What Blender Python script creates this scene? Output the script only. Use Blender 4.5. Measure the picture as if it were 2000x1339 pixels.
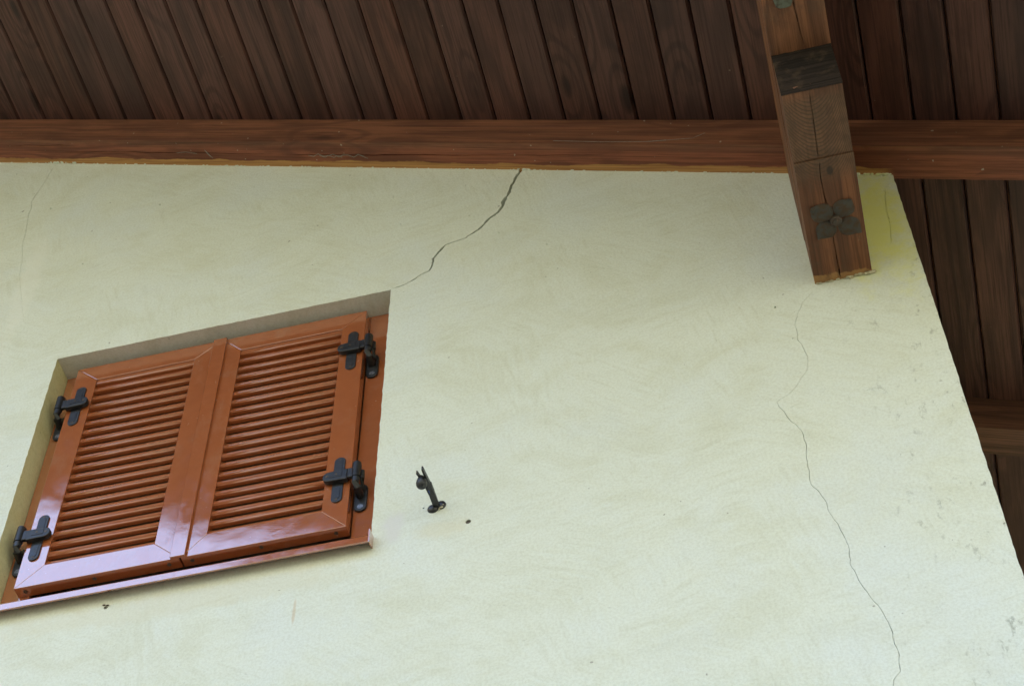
import bpy, bmesh, math, random
from mathutils import Vector, Matrix, noise
from mathutils.geometry import delaunay_2d_cdt

R = math.radians
random.seed(7)
scene = bpy.context.scene
for o in list(bpy.data.objects):
    bpy.data.objects.remove(o)
H = 1.6          # eye height; every point below is given relative to the eye and lifted by H

# ------------------------------------------------------------------ camera
cam_d = bpy.data.cameras.new('camera')
cam = bpy.data.objects.new('camera', cam_d)
scene.collection.objects.link(cam)
scene.camera = cam
cam_d.sensor_width = 36.0
cam_d.lens = 36.0 * 3559.4 / 2000.0
cam_d.clip_start = 0.05
cam_d.clip_end = 2000
yaw, pit, rol = R(-13.3898), R(52.8589), R(-0.6149)
fw = Vector((math.sin(yaw) * math.cos(pit), math.cos(yaw) * math.cos(pit), math.sin(pit)))
rt0 = Vector((math.cos(yaw), -math.sin(yaw), 0))
up0 = rt0.cross(fw)
rt = rt0 * math.cos(rol) + up0 * math.sin(rol)
up = -rt0 * math.sin(rol) + up0 * math.cos(rol)
mw = Matrix((rt, up, -fw)).transposed().to_4x4()
mw.translation = Vector((0, 0, H))
cam.matrix_world = mw

# ------------------------------------------------------------------ world, sun, exposure
SUN_AZ, SUN_EL = R(-38), R(58)            # azimuth from +Y towards +X: behind the house, to the left
world = bpy.data.worlds.new('World')
scene.world = world
world.use_nodes = True
wt = world.node_tree
bg = wt.nodes['Background']
sky = wt.nodes.new('ShaderNodeTexSky')
sky.sky_type = 'NISHITA'
sky.sun_disc = False
sky.sun_elevation = SUN_EL
sky.sun_rotation = SUN_AZ
sky.air_density = 1.0
sky.dust_density = 2.5
sky.ozone_density = 1.0
wt.links.new(sky.outputs[0], bg.inputs[0])
bg.inputs[1].default_value = 0.15
sun_d = bpy.data.lights.new('sun', 'SUN')
sun_d.energy = 3.0
sun_d.angle = R(0.5)
sun_d.color = (1.0, 0.97, 0.93)
sun = bpy.data.objects.new('sun', sun_d)
scene.collection.objects.link(sun)
sdir = Vector((math.sin(SUN_AZ) * math.cos(SUN_EL), math.cos(SUN_AZ) * math.cos(SUN_EL), math.sin(SUN_EL)))
sun.rotation_euler = sdir.to_track_quat('Z', 'Y').to_euler()
sun.location = (-6, 12, 16)
vs = scene.view_settings
vs.view_transform = 'Standard'
vs.look = 'None'
vs.gamma = 1.0
vs.exposure = 2.95
vs.use_curve_mapping = False
scene.display_settings.display_device = 'sRGB'

# ------------------------------------------------------------------ node helpers
class NT:
    def __init__(s, name):
        s.m = bpy.data.materials.new(name)
        s.m.use_nodes = True
        s.t = s.m.node_tree
        s.b = s.t.nodes['Principled BSDF']
    def n(s, typ, **kw):
        nd = s.t.nodes.new(typ)
        for k, v in kw.items():
            setattr(nd, k, v)
        return nd
    def l(s, a, b):
        s.t.links.new(a, b)
    def val(s, sock, v):
        if hasattr(v, 'is_linked') or hasattr(v, 'links'):
            s.l(v, sock)
        else:
            sock.default_value = v
    def math(s, op, a, b=0.0, c=None, clamp=False):
        nd = s.n('ShaderNodeMath', operation=op)
        nd.use_clamp = clamp
        s.val(nd.inputs[0], a); s.val(nd.inputs[1], b)
        if c is not None: s.val(nd.inputs[2], c)
        return nd.outputs[0]
    def ramp(s, x, a, b, lo=0.0, hi=1.0):
        nd = s.n('ShaderNodeMapRange', interpolation_type='SMOOTHSTEP')
        s.val(nd.inputs['Value'], x)
        nd.inputs['From Min'].default_value = a; nd.inputs['From Max'].default_value = b
        nd.inputs['To Min'].default_value = lo; nd.inputs['To Max'].default_value = hi
        return nd.outputs[0]
    def noise(s, vec, scale=1.0, detail=2.0, rough=0.5, dist=0.0, col=False):
        nd = s.n('ShaderNodeTexNoise')
        s.l(vec, nd.inputs['Vector'])
        nd.inputs['Scale'].default_value = scale
        nd.inputs['Detail'].default_value = detail
        nd.inputs['Roughness'].default_value = rough
        nd.inputs['Distortion'].default_value = dist
        return nd.outputs['Color'] if col else nd.outputs[0]
    def mapv(s, vec, scale=(1, 1, 1), rot=(0, 0, 0), loc=(0, 0, 0)):
        nd = s.n('ShaderNodeMapping')
        s.l(vec, nd.inputs['Vector'])
        nd.inputs['Scale'].default_value = scale
        nd.inputs['Rotation'].default_value = rot
        nd.inputs['Location'].default_value = loc
        return nd.outputs[0]
    def vadd(s, a, b, op='ADD'):
        nd = s.n('ShaderNodeVectorMath', operation=op)
        s.val(nd.inputs[0], a); s.val(nd.inputs[1], b)
        return nd.outputs[0]
    def vscale(s, a, f):
        nd = s.n('ShaderNodeVectorMath', operation='SCALE')
        s.l(a, nd.inputs[0]); s.val(nd.inputs['Scale'], f)
        return nd.outputs[0]
    def mix(s, f, a, b, mode='MIX'):
        nd = s.n('ShaderNodeMix', data_type='RGBA', blend_type=mode)
        s.val(nd.inputs[0], f)
        for sk, v in ((nd.inputs[6], a), (nd.inputs[7], b)):
            if isinstance(v, (tuple, list)):
                sk.default_value = (*v[:3], 1.0)
            else:
                s.l(v, sk)
        return nd.outputs[2]
    def bump(s, h, dist, strength=1.0, prev=None):
        nd = s.n('ShaderNodeBump')
        s.l(h, nd.inputs['Height'])
        nd.inputs['Distance'].default_value = dist
        nd.inputs['Strength'].default_value = strength
        if prev is not None: s.l(prev, nd.inputs['Normal'])
        return nd.outputs[0]
    def sep(s, vec):
        nd = s.n('ShaderNodeSeparateXYZ'); s.l(vec, nd.inputs[0])
        return nd.outputs
    def coord(s, which='Object'):
        return s.n('ShaderNodeTexCoord').outputs[which]
    def pos(s):
        return s.n('ShaderNodeNewGeometry').outputs['Position']
    def fin(s, col=None, rough=None, nrm=None, spec=None, coat=None, metal=None):
        if col is not None: s.val(s.b.inputs['Base Color'], (*col, 1.0) if isinstance(col, tuple) else col)
        if rough is not None: s.val(s.b.inputs['Roughness'], rough)
        if nrm is not None: s.l(nrm, s.b.inputs['Normal'])
        if spec is not None: s.b.inputs['Specular IOR Level'].default_value = spec
        if metal is not None: s.b.inputs['Metallic'].default_value = metal
        return s.m

# ------------------------------------------------------------------ materials
WALL = (0.710, 0.745, 0.670)

def plaster(name, base, dirt_and_shade=True, warm=1.0):
    t = NT(name)
    p = t.pos()
    warp = t.vscale(t.vadd(t.noise(p, 1.1, 2, 0.5, col=True), (-0.5, -0.5, -0.5)), 0.22)
    pw = t.vadd(p, warp)
    # float strokes in three directions, each showing in its own patches
    def strokes(ang, a, l, sd):
        q = t.mapv(pw, (1, 1, 1), (0, R(ang), 0), (sd, 0, sd*1.7))
        return t.noise(t.mapv(q, (l, l, a)), 1.0, 4, 0.68)
    zone = t.noise(p, 2.6, 2, 0.5)
    zone2 = t.noise(t.mapv(p, (1, 1, 1), (0, 0, 0), (7, 3, 5)), 3.4, 2, 0.5)
    s1, s2, s3 = strokes(-36, 58, 8, 0.0), strokes(12, 50, 8, 3.1), strokes(-76, 54, 9, 5.7)
    st = t.n('ShaderNodeMix'); t.l(t.ramp(zone, 0.42, 0.58), st.inputs[0]); t.l(s1, st.inputs[2]); t.l(s2, st.inputs[3])
    st2 = t.n('ShaderNodeMix'); t.l(t.ramp(zone2, 0.52, 0.62), st2.inputs[0]); t.l(st.outputs[0], st2.inputs[2]); t.l(s3, st2.inputs[3])
    sw2 = st2.outputs[0]
    grain = t.noise(p, 230.0, 3, 0.65)
    pits = t.noise(p, 85.0, 3, 0.6)
    cloud = t.noise(pw, 2.4, 5, 0.6)
    pw2 = t.vadd(p, t.vscale(t.vadd(t.noise(p, 2.4, 2, 0.5, col=True), (-0.5, -0.5, -0.5)), 0.5))
    cl2 = t.noise(t.mapv(pw2, (4.0, 4.0, 7.5), (0, R(-34), 0)), 1.0, 5, 0.66)
    c = t.mix(t.math('MULTIPLY', t.ramp(cl2, 0.40, 0.72), 0.85), base, tuple(b * f for b, f in zip(base, (0.915, 0.90, 0.84))))
    c = t.mix(t.math('MULTIPLY', t.ramp(sw2, 0.48, 0.70), 0.5), c, tuple(b * f for b, f in zip(base, (0.86, 0.845, 0.79))))
    c = t.mix(t.math('MULTIPLY', t.ramp(sw2, 0.50, 0.30), 0.35), c, tuple(min(1, b * f) for b, f in zip(base, (1.02, 1.04, 1.10))))
    c = t.mix(t.math('MULTIPLY', t.ramp(cloud, 0.46, 0.70), 0.6), c, tuple(min(1, b * f) for b, f in zip(base, (0.985, 1.01, 1.12))))
    gcol = t.noise(p, 140.0, 2, 0.7)
    c = t.mix(t.ramp(gcol, 0.38, 0.66, 0.0, 0.6), c, t.mix(1.0, c, (0.86, 0.85, 0.82), 'MULTIPLY'))
    fleck = t.noise(t.mapv(pw, (70, 70, 150), (0, R(-30), 0)), 1.0, 2, 0.5)
    c = t.mix(t.math('MULTIPLY', t.ramp(fleck, 0.70, 0.80), 0.4), c, tuple(b * 0.55 for b in base))
    speck = t.noise(p, 55.0, 1, 0.4)
    c = t.mix(t.math('MULTIPLY', t.ramp(speck, 0.785, 0.80), 0.5), c, (0.12, 0.10, 0.075))
    if dirt_and_shade:
        x, y, z = t.sep(p)
        # mildew flecks along the house corner
        near = t.ramp(x, 0.02, 0.40)
        mott = t.noise(t.mapv(p, (36, 36, 20)), 1.0, 4, 0.7)
        reg = t.noise(p, 5.0, 2, 0.5)
        f = t.math('MULTIPLY', t.ramp(mott, 0.55, 0.72), near)
        f = t.math('MULTIPLY', f, t.ramp(reg, 0.34, 0.58))
        c = t.mix(t.math('MULTIPLY', f, 0.6), c, (0.17, 0.18, 0.14))
        # stains, repairs, painted light and shade: centre x, z, radii, colour, amount
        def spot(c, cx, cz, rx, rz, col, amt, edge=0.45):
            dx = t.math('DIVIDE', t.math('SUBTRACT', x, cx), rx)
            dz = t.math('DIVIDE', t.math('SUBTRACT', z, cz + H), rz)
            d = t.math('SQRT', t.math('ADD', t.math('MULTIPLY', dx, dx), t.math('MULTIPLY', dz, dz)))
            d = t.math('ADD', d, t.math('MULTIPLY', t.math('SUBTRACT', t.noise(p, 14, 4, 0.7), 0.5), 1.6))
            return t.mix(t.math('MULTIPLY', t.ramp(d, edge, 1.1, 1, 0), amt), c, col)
        c = spot(c, -1.03, 3.40, 0.035, 0.065, (0.66, 0.66, 0.66), 0.75)       # repair beside the sill
        c = spot(c, -1.27, 3.16, 0.005, 0.055, (0.55, 0.43, 0.29), 0.5)        # rust run
        c = spot(c, -2.36, 4.90, 0.05, 0.34, (0.76, 0.77, 0.70), 0.45)          # filled crack, left
        c = spot(c, -1.60, 3.27, 0.60, 0.05, (0.62, 0.59, 0.44), 0.35)         # yellowish soft shadow under the sill, put into the colour
        c = spot(c, -0.90, 3.36, 0.09, 0.035, (0.64, 0.60, 0.44), 0.35)         # yellowish patch under the shutter stay
        c = spot(c, 0.34, 4.31, 0.16, 0.38, (0.72, 0.72, 0.22), 0.9, 0.15)           # yellow-green bounce light in the purlin's shadow, painted on
    b2 = t.bump(sw2, 0.0022, 0.6)
    b3 = t.bump(pits, 0.0020, 0.6, b2)
    b4 = t.bump(grain, 0.0008, 0.7, b3)
    return t.fin(c, 0.93, b4, spec=0.15)

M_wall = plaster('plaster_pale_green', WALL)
M_reveal = plaster('plaster_reveal', (0.66, 0.63, 0.37), dirt_and_shade=False)  # yellow of the bounced light is put into the reveal colour
M_soffit = plaster('render_grey', (0.66, 0.65, 0.62), dirt_and_shade=False)

def wood(name, light, dark, along='y', rough=0.55, ring=11.0, contrast=1.0, knots=1.0, extra=None, spec=0.35, seed=0.0, across=6.0):
    """grain runs along the given object axis; each object gets its own cut of wood"""
    t = NT(name)
    oc = t.coord('Object')
    rnd = t.n('ShaderNodeObjectInfo').outputs['Random']
    off = t.n('ShaderNodeCombineXYZ')
    for i, k in enumerate((17.3, 31.7, 23.9)):
        t.l(t.math('MULTIPLY_ADD', rnd, k, seed + i), off.inputs[i])
    p = t.vadd(oc, off.outputs[0])
    ax = {'x': 0, 'y': 1, 'z': 2}[along]
    def sc(a, l):
        v = [a, a, a]; v[ax] = l
        return tuple(v)
    vor = t.n('ShaderNodeTexVoronoi', feature='F1')
    vor.inputs['Scale'].default_value = 1.0
    t.l(t.mapv(p, sc(7.0, 2.2)), vor.inputs['Vector'])
    d = vor.outputs['Distance']
    pick = t.math('GREATER_THAN', t.sep(vor.outputs['Color'])[0], 0.45)
    n1 = t.noise(t.mapv(p, sc(across, 0.55)), 1.0, 1.5, 0.45)
    kw = t.math('MULTIPLY', t.ramp(d, 0.0, 0.55, 0.42, 0.0), pick)
    n1k = t.math('ADD', n1, kw)
    s = t.math('SINE', t.math('MULTIPLY', n1k, ring * 6.2832))
    ringm = t.ramp(s, -0.2, 1.0)
    fib = t.noise(t.mapv(p, sc(150.0, 2.6)), 1.0, 4, 0.75)
    blot = t.noise(t.mapv(p, sc(14.0, 3.0)), 1.0, 4, 0.65)
    c = t.mix(t.math('MULTIPLY', ringm, 0.75 * contrast), light, dark)
    c = t.mix(t.math('MULTIPLY', t.ramp(fib, 0.44, 0.62), 0.62 * contrast), c, tuple(x * 0.55 for x in dark))
    c = t.mix(t.math('MULTIPLY', t.ramp(blot, 0.46, 0.64), 0.6), c, tuple(a * 0.6 + b * 0.15 for a, b in zip(dark, light)))
    kn = t.math('MULTIPLY', t.math('MULTIPLY', t.ramp(d, 0.07, 0.16, 1.0, 0.0), pick), knots)
    c = t.mix(t.math('MULTIPLY', kn, 0.8), c, tuple(x * 0.3 for x in dark))
    # board to board tone
    tone = t.n('ShaderNodeCombineColor')
    tv = t.math('MULTIPLY_ADD', rnd, 0.42, 0.79)
    rr = t.math('FRACT', t.math('MULTIPLY', rnd, 37.7))
    t.l(tv, tone.inputs[0]); t.l(t.math('MULTIPLY', tv, t.math('MULTIPLY_ADD', rr, 0.14, 0.92)), tone.inputs[1])
    t.l(t.math('MULTIPLY', tv, t.math('MULTIPLY_ADD', rr, 0.3, 0.85)), tone.inputs[2])
    c = t.mix(1.0, c, tone.outputs[0], 'MULTIPLY')
    dust = t.noise(p, 38.0, 3, 0.6)
    c = t.mix(t.math('MULTIPLY', t.ramp(dust, 0.73, 0.80), 0.5), c, (0.30, 0.22, 0.15))
    if extra: c = extra(t, c, p)
    b = t.bump(fib, 0.0009, 0.7)
    b = t.bump(ringm, 0.0006, 0.5, b)
    return t.fin(c, t.ramp(fib, 0.3, 0.7, rough - 0.06, rough + 0.1), b, spec=spec)

M_board = wood('stained_board', (0.114, 0.048, 0.036), (0.056, 0.024, 0.019), ring=6.0, contrast=0.9, rough=0.5)

def rafter_extra(t, c, p):
    w = t.pos()
    x, y, z = t.sep(w)
    e = t.math('MULTIPLY', t.math('SUBTRACT', t.noise(t.mapv(w, (7, 7, 7)), 1.0, 4, 0.6), 0.5), 0.035)
    c = t.mix(t.math('MULTIPLY', t.ramp(t.math('ADD', y, e), 2.898, 2.935), 0.55), c, t.mix(1.0, c, (1.25, 0.86, 0.80), 'MULTIPLY'))
    m = t.math('MULTIPLY', t.ramp(t.math('ADD', y, e), 2.974, 2.979), t.ramp(x, 0.44, 0.40))                # strip the brush never reached, beside the wall
    grain = t.noise(t.mapv(p, (4, 200, 200)), 1.0, 3, 0.6)
    raw = t.mix(t.ramp(grain, 0.35, 0.65), (0.52, 0.27, 0.095), (0.34, 0.155, 0.05))
    sp = t.noise(w, 60.0, 1, 0.4)
    c = t.mix(t.math('MULTIPLY', t.ramp(sp, 0.76, 0.79), 0.6), c, (0.5, 0.47, 0.36))
    return t.mix(m, c, raw)
M_rafter = wood('stained_rafter', (0.240, 0.098, 0.054), (0.122, 0.049, 0.030), along='x', ring=6.0, contrast=0.9, extra=rafter_extra, across=9.0, seed=4.2)
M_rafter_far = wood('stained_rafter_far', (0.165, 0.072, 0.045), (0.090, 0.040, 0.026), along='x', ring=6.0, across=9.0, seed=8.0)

PZL = 4.1
def purlin_extra(t, c, p):
    w = t.pos()
    x, y, z = t.sep(w)
    e = t.math('MULTIPLY', t.math('SUBTRACT', t.noise(w, 22.0, 3, 0.6), 0.5), 0.05)
    e2 = t.math('MULTIPLY', t.math('SUBTRACT', x, 0.217), -0.10)
    low = t.math('LESS_THAN', z, PZL + H)
    m = t.math('MULTIPLY', t.ramp(t.math('ADD', t.math('ADD', y, e), e2), 2.976, 2.982), low)
    c = t.mix(m, c, (0.36, 0.185, 0.070))
    # cathedral arcs where the curved cut runs through the rings
    dx = t.math('SUBTRACT', x, 0.2085)
    fld = t.math('MULTIPLY_ADD', t.math('MULTIPLY', dx, dx), 15.0, y)
    fld = t.math('MULTIPLY_ADD', t.noise(w, 26.0, 3, 0.6), 0.012, fld)
    arc = t.ramp(t.math('SINE', t.math('MULTIPLY', fld, 6.2832/0.0125)), -0.1, 0.9)
    am = t.math('MULTIPLY', t.math('MULTIPLY', t.ramp(y, 2.70, 2.62), t.ramp(y, 2.405, 2.44)), low)
    grey = t.mix(t.ramp(t.noise(w, 30.0, 4, 0.65), 0.35, 0.65), (0.165, 0.088, 0.048), (0.105, 0.056, 0.032))
    c = t.mix(t.math('MULTIPLY', am, 0.75), c, grey)
    c = t.mix(t.math('MULTIPLY', t.math('MULTIPLY', arc, am), 0.6), c, (0.062, 0.033, 0.020))
    kd = t.math('SQRT', t.math('ADD', t.math('POWER', t.math('ABSOLUTE', t.math('SUBTRACT', x, 0.2281)), 2.0), t.math('POWER', t.math('MULTIPLY', t.math('SUBTRACT', y, 2.647), 0.6), 2.0)))
    c = t.mix(t.math('MULTIPLY', t.ramp(kd, 0.011, 0.006), low), c, (0.045, 0.026, 0.017))
    gry = t.noise(t.mapv(w, (26, 13, 26)), 1.0, 4, 0.65)
    c = t.mix(t.math('MULTIPLY', t.ramp(gry, 0.48, 0.68), 0.45), c, (0.085, 0.050, 0.032))
    wear = t.noise(t.mapv(w, (60, 22, 60)), 1.0, 3, 0.65)
    return t.mix(t.math('MULTIPLY', t.ramp(wear, 0.68, 0.76), 0.45), c, (0.28, 0.17, 0.085))
M_purlin = wood('weathered_purlin', (0.275, 0.112, 0.052), (0.120, 0.049, 0.026), ring=5.0, contrast=0.9, extra=purlin_extra, seed=2.6, rough=0.6, across=9.0)

def end_extra(t, c, p):
    w = t.pos()
    n = t.noise(t.mapv(w, (18, 18, 16)), 1.0, 4, 0.65)
    return t.mix(t.ramp(n, 0.50, 0.72), c, (0.062, 0.043, 0.030))
M_end = wood('blackened_end_grain', (0.034, 0.027, 0.024), (0.018, 0.016, 0.015), along='x', ring=5.0, contrast=0.8, extra=end_extra, seed=6.0, rough=0.85, spec=0.08)

def paint(name='glossy_brown_paint', ior=2.2, rough=0.10):
    t = NT(name)
    p = t.pos()
    n = t.noise(p, 30.0, 3, 0.5)
    c = t.mix(t.ramp(n, 0.3, 0.7), (0.375, 0.112, 0.040), (0.350, 0.102, 0.036))
    sp = t.noise(p, 120.0, 1, 0.4)
    c = t.mix(t.math('MULTIPLY', t.ramp(sp, 0.78, 0.80), 0.35), c, (0.6, 0.45, 0.35))
    film = t.noise(t.mapv(p, (14, 14, 9)), 1.0, 5, 0.7)
    c = t.mix(t.math('MULTIPLY', t.ramp(film, 0.50, 0.75), 0.22), c, (0.40, 0.26, 0.18))
    big = t.noise(p, 5.0, 2, 0.5)
    fine = t.noise(p, 320.0, 1, 0.5)
    b = t.bump(big, 0.010, 0.17)
    mid = t.noise(p, 26.0, 3, 0.6)
    b = t.bump(mid, 0.0012, 0.12, b)
    b = t.bump(fine, 0.0004, 0.10, b)
    m = t.fin(c, rough, b, spec=0.7 if ior > 2 else 0.4)
    t.b.inputs['Coat Weight'].default_value = 1.0
    dustn = t.noise(p, 17.0, 5, 0.7)
    t.l(t.ramp(dustn, 0.40, 0.72, 0.025, 0.16), t.b.inputs['Coat Roughness'])
    t.b.inputs['Coat IOR'].default_value = ior
    t.l(b, t.b.inputs['Coat Normal'])
    return m
M_paint = paint()
M_slat = paint('louvre_paint', 1.75, 0.16)

def black_metal():
    t = NT('black_cast_metal')
    p = t.pos()
    n = t.noise(p, 90.0, 3, 0.6)
    c = t.mix(t.ramp(n, 0.4, 0.7), (0.009, 0.0095, 0.012), (0.018, 0.019, 0.023))
    d = t.noise(p, 260.0, 2, 0.6)
    c = t.mix(t.math('MULTIPLY', t.ramp(d, 0.70, 0.76), 0.5), c, (0.30, 0.28, 0.24))
    return t.fin(c, t.ramp(n, 0.3, 0.7, 0.32, 0.5), t.bump(n, 0.0006, 0.5), spec=0.6)
M_black = black_metal()

def simple(name, c1, c2, scale, rough, spec=0.4, metal=0.0, bd=0.0005):
    t = NT(name)
    p = t.pos()
    n = t.noise(p, scale, 4, 0.65)
    c = t.mix(t.ramp(n, 0.38, 0.66), c1, c2)
    return t.fin(c, rough, t.bump(n, bd, 0.6), spec=spec, metal=metal)
M_patina = simple('patinated_iron', (0.135, 0.125, 0.110), (0.150, 0.090, 0.058), 55.0, 0.7, bd=0.001)
M_boss = simple('worn_iron_boss', (0.060, 0.050, 0.042), (0.085, 0.05, 0.034), 70.0, 0.75, bd=0.001)
M_plate = simple('grey_green_iron', (0.13, 0.14, 0.11), (0.08, 0.07, 0.05), 60.0, 0.75, bd=0.001)
M_screw = simple('hole_shade', (0.10, 0.075, 0.05), (0.05, 0.035, 0.025), 200.0, 0.45)
M_screwl = simple('bright_screw', (0.30, 0.30, 0.32), (0.12, 0.12, 0.13), 200.0, 0.35, metal=0.8)
M_blue = simple('blue_paint_fleck', (0.04, 0.09, 0.35), (0.03, 0.05, 0.2), 200.0, 0.5)
M_web = simple('cobweb_silk', (0.34, 0.32, 0.28), (0.25, 0.22, 0.19), 80.0, 0.9)
M_crumb = simple('crumbled_mortar', (0.56, 0.52, 0.38), (0.36, 0.31, 0.20), 90.0, 0.95, spec=0.1, bd=0.002)
M_tile = simple('roof_tile_clay', (0.34, 0.17, 0.10), (0.24, 0.12, 0.08), 3.0, 0.9, spec=0.2)

def grass_mat():
    t = NT('grass_ground')
    p = t.pos()
    n = t.noise(p, 0.7, 5, 0.6)
    f = t.noise(p, 22.0, 4, 0.7)
    c = t.mix(t.ramp(n, 0.35, 0.65), (0.060, 0.060, 0.045), (0.085, 0.080, 0.062))
    c = t.mix(t.math('MULTIPLY', t.ramp(f, 0.4, 0.65), 0.6), c, (0.085, 0.090, 0.040))
    z = t.sep(p)[2]
    added_slope = t.mix(t.ramp(t.noise(p, 0.25, 5, 0.7), 0.38, 0.58), (0.120, 0.128, 0.085), (0.215, 0.205, 0.160))  # colour of the added slopes, raised to throw more low light on the wall
    c = t.mix(t.ramp(z, 1.0, 6.0), c, added_slope)
    return t.fin(c, 0.95, t.bump(f, 0.03, 0.7), spec=0.1)
M_grass = grass_mat()

# ------------------------------------------------------------------ object helpers
LOC = {}
COL = scene.collection
def tag(o, label=None, cat=None, group=None, kind=None):
    if label: o['label'] = label
    if cat: o['category'] = cat
    if group: o['group'] = group
    if kind: o['kind'] = kind
    return o
def place(o, parent, origin):
    LOC[o.name] = Vector(origin)
    if parent is not None:
        o.parent = parent
        o.location = Vector(origin) - LOC[parent.name]
    else:
        o.location = Vector(origin) + Vector((0, 0, H))
    COL.objects.link(o)
    return o
def empty(name, origin, label, cat, group=None):
    o = bpy.data.objects.new(name, None)
    o.empty_display_size = 0.05
    place(o, None, origin)
    return tag(o, label, cat, group)
def mesh(name, bm, mat, parent=None, origin=None, smooth=False, bevel=0.0, segs=2):
    """bm holds eye-relative coordinates"""
    if origin is None:
        origin = LOC[parent.name] if parent is not None else Vector((0, 0, 0))
    origin = Vector(origin)
    bmesh.ops.translate(bm, verts=bm.verts, vec=-origin)
    me = bpy.data.meshes.new(name)
    bm.to_mesh(me); bm.free()
    me.materials.append(mat)
    if smooth:
        for p in me.polygons: p.use_smooth = True
    o = bpy.data.objects.new(name, me)
    place(o, parent, origin)
    if smooth == 'auto':
        md = o.modifiers.new('smooth', 'EDGE_SPLIT'); md.split_angle = R(40)
    if bevel:
        md = o.modifiers.new('bevel', 'BEVEL')
        md.width = bevel; md.segments = segs; md.limit_method = 'ANGLE'; md.angle_limit = R(40)
    return o
def B(): return bmesh.new()
def box(bm, x0, x1, y0, y1, z0, z1):
    v = [bm.verts.new(c) for c in ((x0,y0,z0),(x1,y0,z0),(x1,y1,z0),(x0,y1,z0),(x0,y0,z1),(x1,y0,z1),(x1,y1,z1),(x0,y1,z1))]
    for f in ((3,2,1,0),(4,5,6,7),(0,1,5,4),(1,2,6,5),(2,3,7,6),(3,0,4,7)): bm.faces.new([v[i] for i in f])
    return bm
def prism(bm, poly, d):
    """poly: list of 3-D points, extruded by vector d"""
    d = Vector(d)
    a = [bm.verts.new(Vector(p)) for p in poly]
    b = [bm.verts.new(Vector(p) + d) for p in poly]
    bm.faces.new(a); bm.faces.new(b[::-1])
    n = len(a)
    for i in range(n): bm.faces.new((a[i], b[i], b[(i+1) % n], a[(i+1) % n]))
    bmesh.ops.recalc_face_normals(bm, faces=bm.faces)
    return bm
def tube(bm, pts, rad, n=8, caps=True):
    pts = [Vector(p) for p in pts]
    if not hasattr(rad, '__len__'): rad = [rad] * len(pts)
    rings = []
    for i, p in enumerate(pts):
        t = (pts[min(i+1, len(pts)-1)] - pts[max(i-1, 0)]).normalized()
        a = Vector((0, 0, 1)) if abs(t.z) < 0.9 else Vector((1, 0, 0))
        u = t.cross(a).normalized(); w = t.cross(u)
        rings.append([bm.verts.new(p + (u * math.cos(k*2*math.pi/n) + w * math.sin(k*2*math.pi/n)) * rad[i]) for k in range(n)])
    for a, b in zip(rings, rings[1:]):
        for k in range(n): bm.faces.new((a[k], a[(k+1) % n], b[(k+1) % n], b[k]))
    if caps:
        bm.faces.new(rings[0][::-1]); bm.faces.new(rings[-1])
    bmesh.ops.recalc_face_normals(bm, faces=bm.faces)
    return bm
def obround(cx, cz, w, l, y, n=8):
    """outline of an upright slot-shaped plate in the wall plane"""
    r = w / 2; out = []
    for k in range(n+1):
        a = math.pi * k / n
        out.append((cx + r * math.cos(a), y, cz + l/2 - r + r * math.sin(a)))
    for k in range(n+1):
        a = math.pi + math.pi * k / n
        out.append((cx + r * math.cos(a), y, cz - l/2 + r + r * math.sin(a)))
    return out
def inside(p, poly):
    c = False; j = len(poly) - 1
    for i in range(len(poly)):
        a, b = poly[i], poly[j]
        if (a[1] > p[1]) != (b[1] > p[1]) and p[0] < (b[0]-a[0]) * (p[1]-a[1]) / (b[1]-a[1]) + a[0]: c = not c
        j = i
    return c
def sheet(bm, outer, holes, fmap, depth, hole_depth, open_holes=()):
    """flat sheet in 2-D with holes; fmap(u, v, d) gives the point d deep below the surface"""
    vs, es = [], []
    for loop in [outer] + holes:
        s = len(vs); vs += [Vector(p) for p in loop]
        es += [(s+i, s+(i+1) % len(loop)) for i in range(len(loop))]
    ov, oe, of, *_ = delaunay_2d_cdt(vs, es, [], 0, 1e-6)
    bv = [bm.verts.new(fmap(p[0], p[1], 0)) for p in ov]
    for f in of:
        c = sum((ov[i] for i in f), Vector((0, 0))) / len(f)
        if inside(c, outer) and not any(inside(c, h) for h in holes):
            try: bm.faces.new([bv[i] for i in f])
            except ValueError: pass
    def skirt(loop, d):
        a = [bm.verts.new(fmap(p[0], p[1], 0)) for p in loop]
        b = [bm.verts.new(fmap(p[0], p[1], d)) for p in loop]
        n = len(loop)
        for i in range(n): bm.faces.new((a[i], a[(i+1) % n], b[(i+1) % n], b[i]))
        return b
    if depth: skirt(outer, depth)
    for k, h in enumerate(holes):
        if k in open_holes: continue
        b = skirt(h, hole_depth[k] if hasattr(hole_depth, '__len__') else hole_depth)
        hv, he, hf, *_ = delaunay_2d_cdt([Vector(p) for p in h], [(i, (i+1) % len(h)) for i in range(len(h))], [], 1, 1e-7)
        dd = hole_depth[k] if hasattr(hole_depth, '__len__') else hole_depth
        cv = [bm.verts.new(fmap(p[0], p[1], dd)) for p in hv]
        for f in hf:
            try: bm.faces.new([cv[i] for i in f])
            except ValueError: pass
    bmesh.ops.remove_doubles(bm, verts=bm.verts, dist=1e-5)
    loose = [v for v in bm.verts if not v.link_faces]
    bmesh.ops.delete(bm, geom=loose, context='VERTS')
    return bm
def rough_line(pts, step, amp, seed):
    """subdivide an open polyline and shake it"""
    rng = random.Random(seed); out = []
    for a, b in zip(pts, pts[1:]):
        a, b = Vector(a), Vector(b); L = (b-a).length; n = max(1, int(L/step))
        nr = Vector((-(b-a).y, (b-a).x)).normalized()
        for i in range(n):
            q = a.lerp(b, i/n)
            out.append(q + nr * (rng.uniform(-amp, amp) if i else 0))
    out.append(Vector(pts[-1]))
    return out
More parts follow.
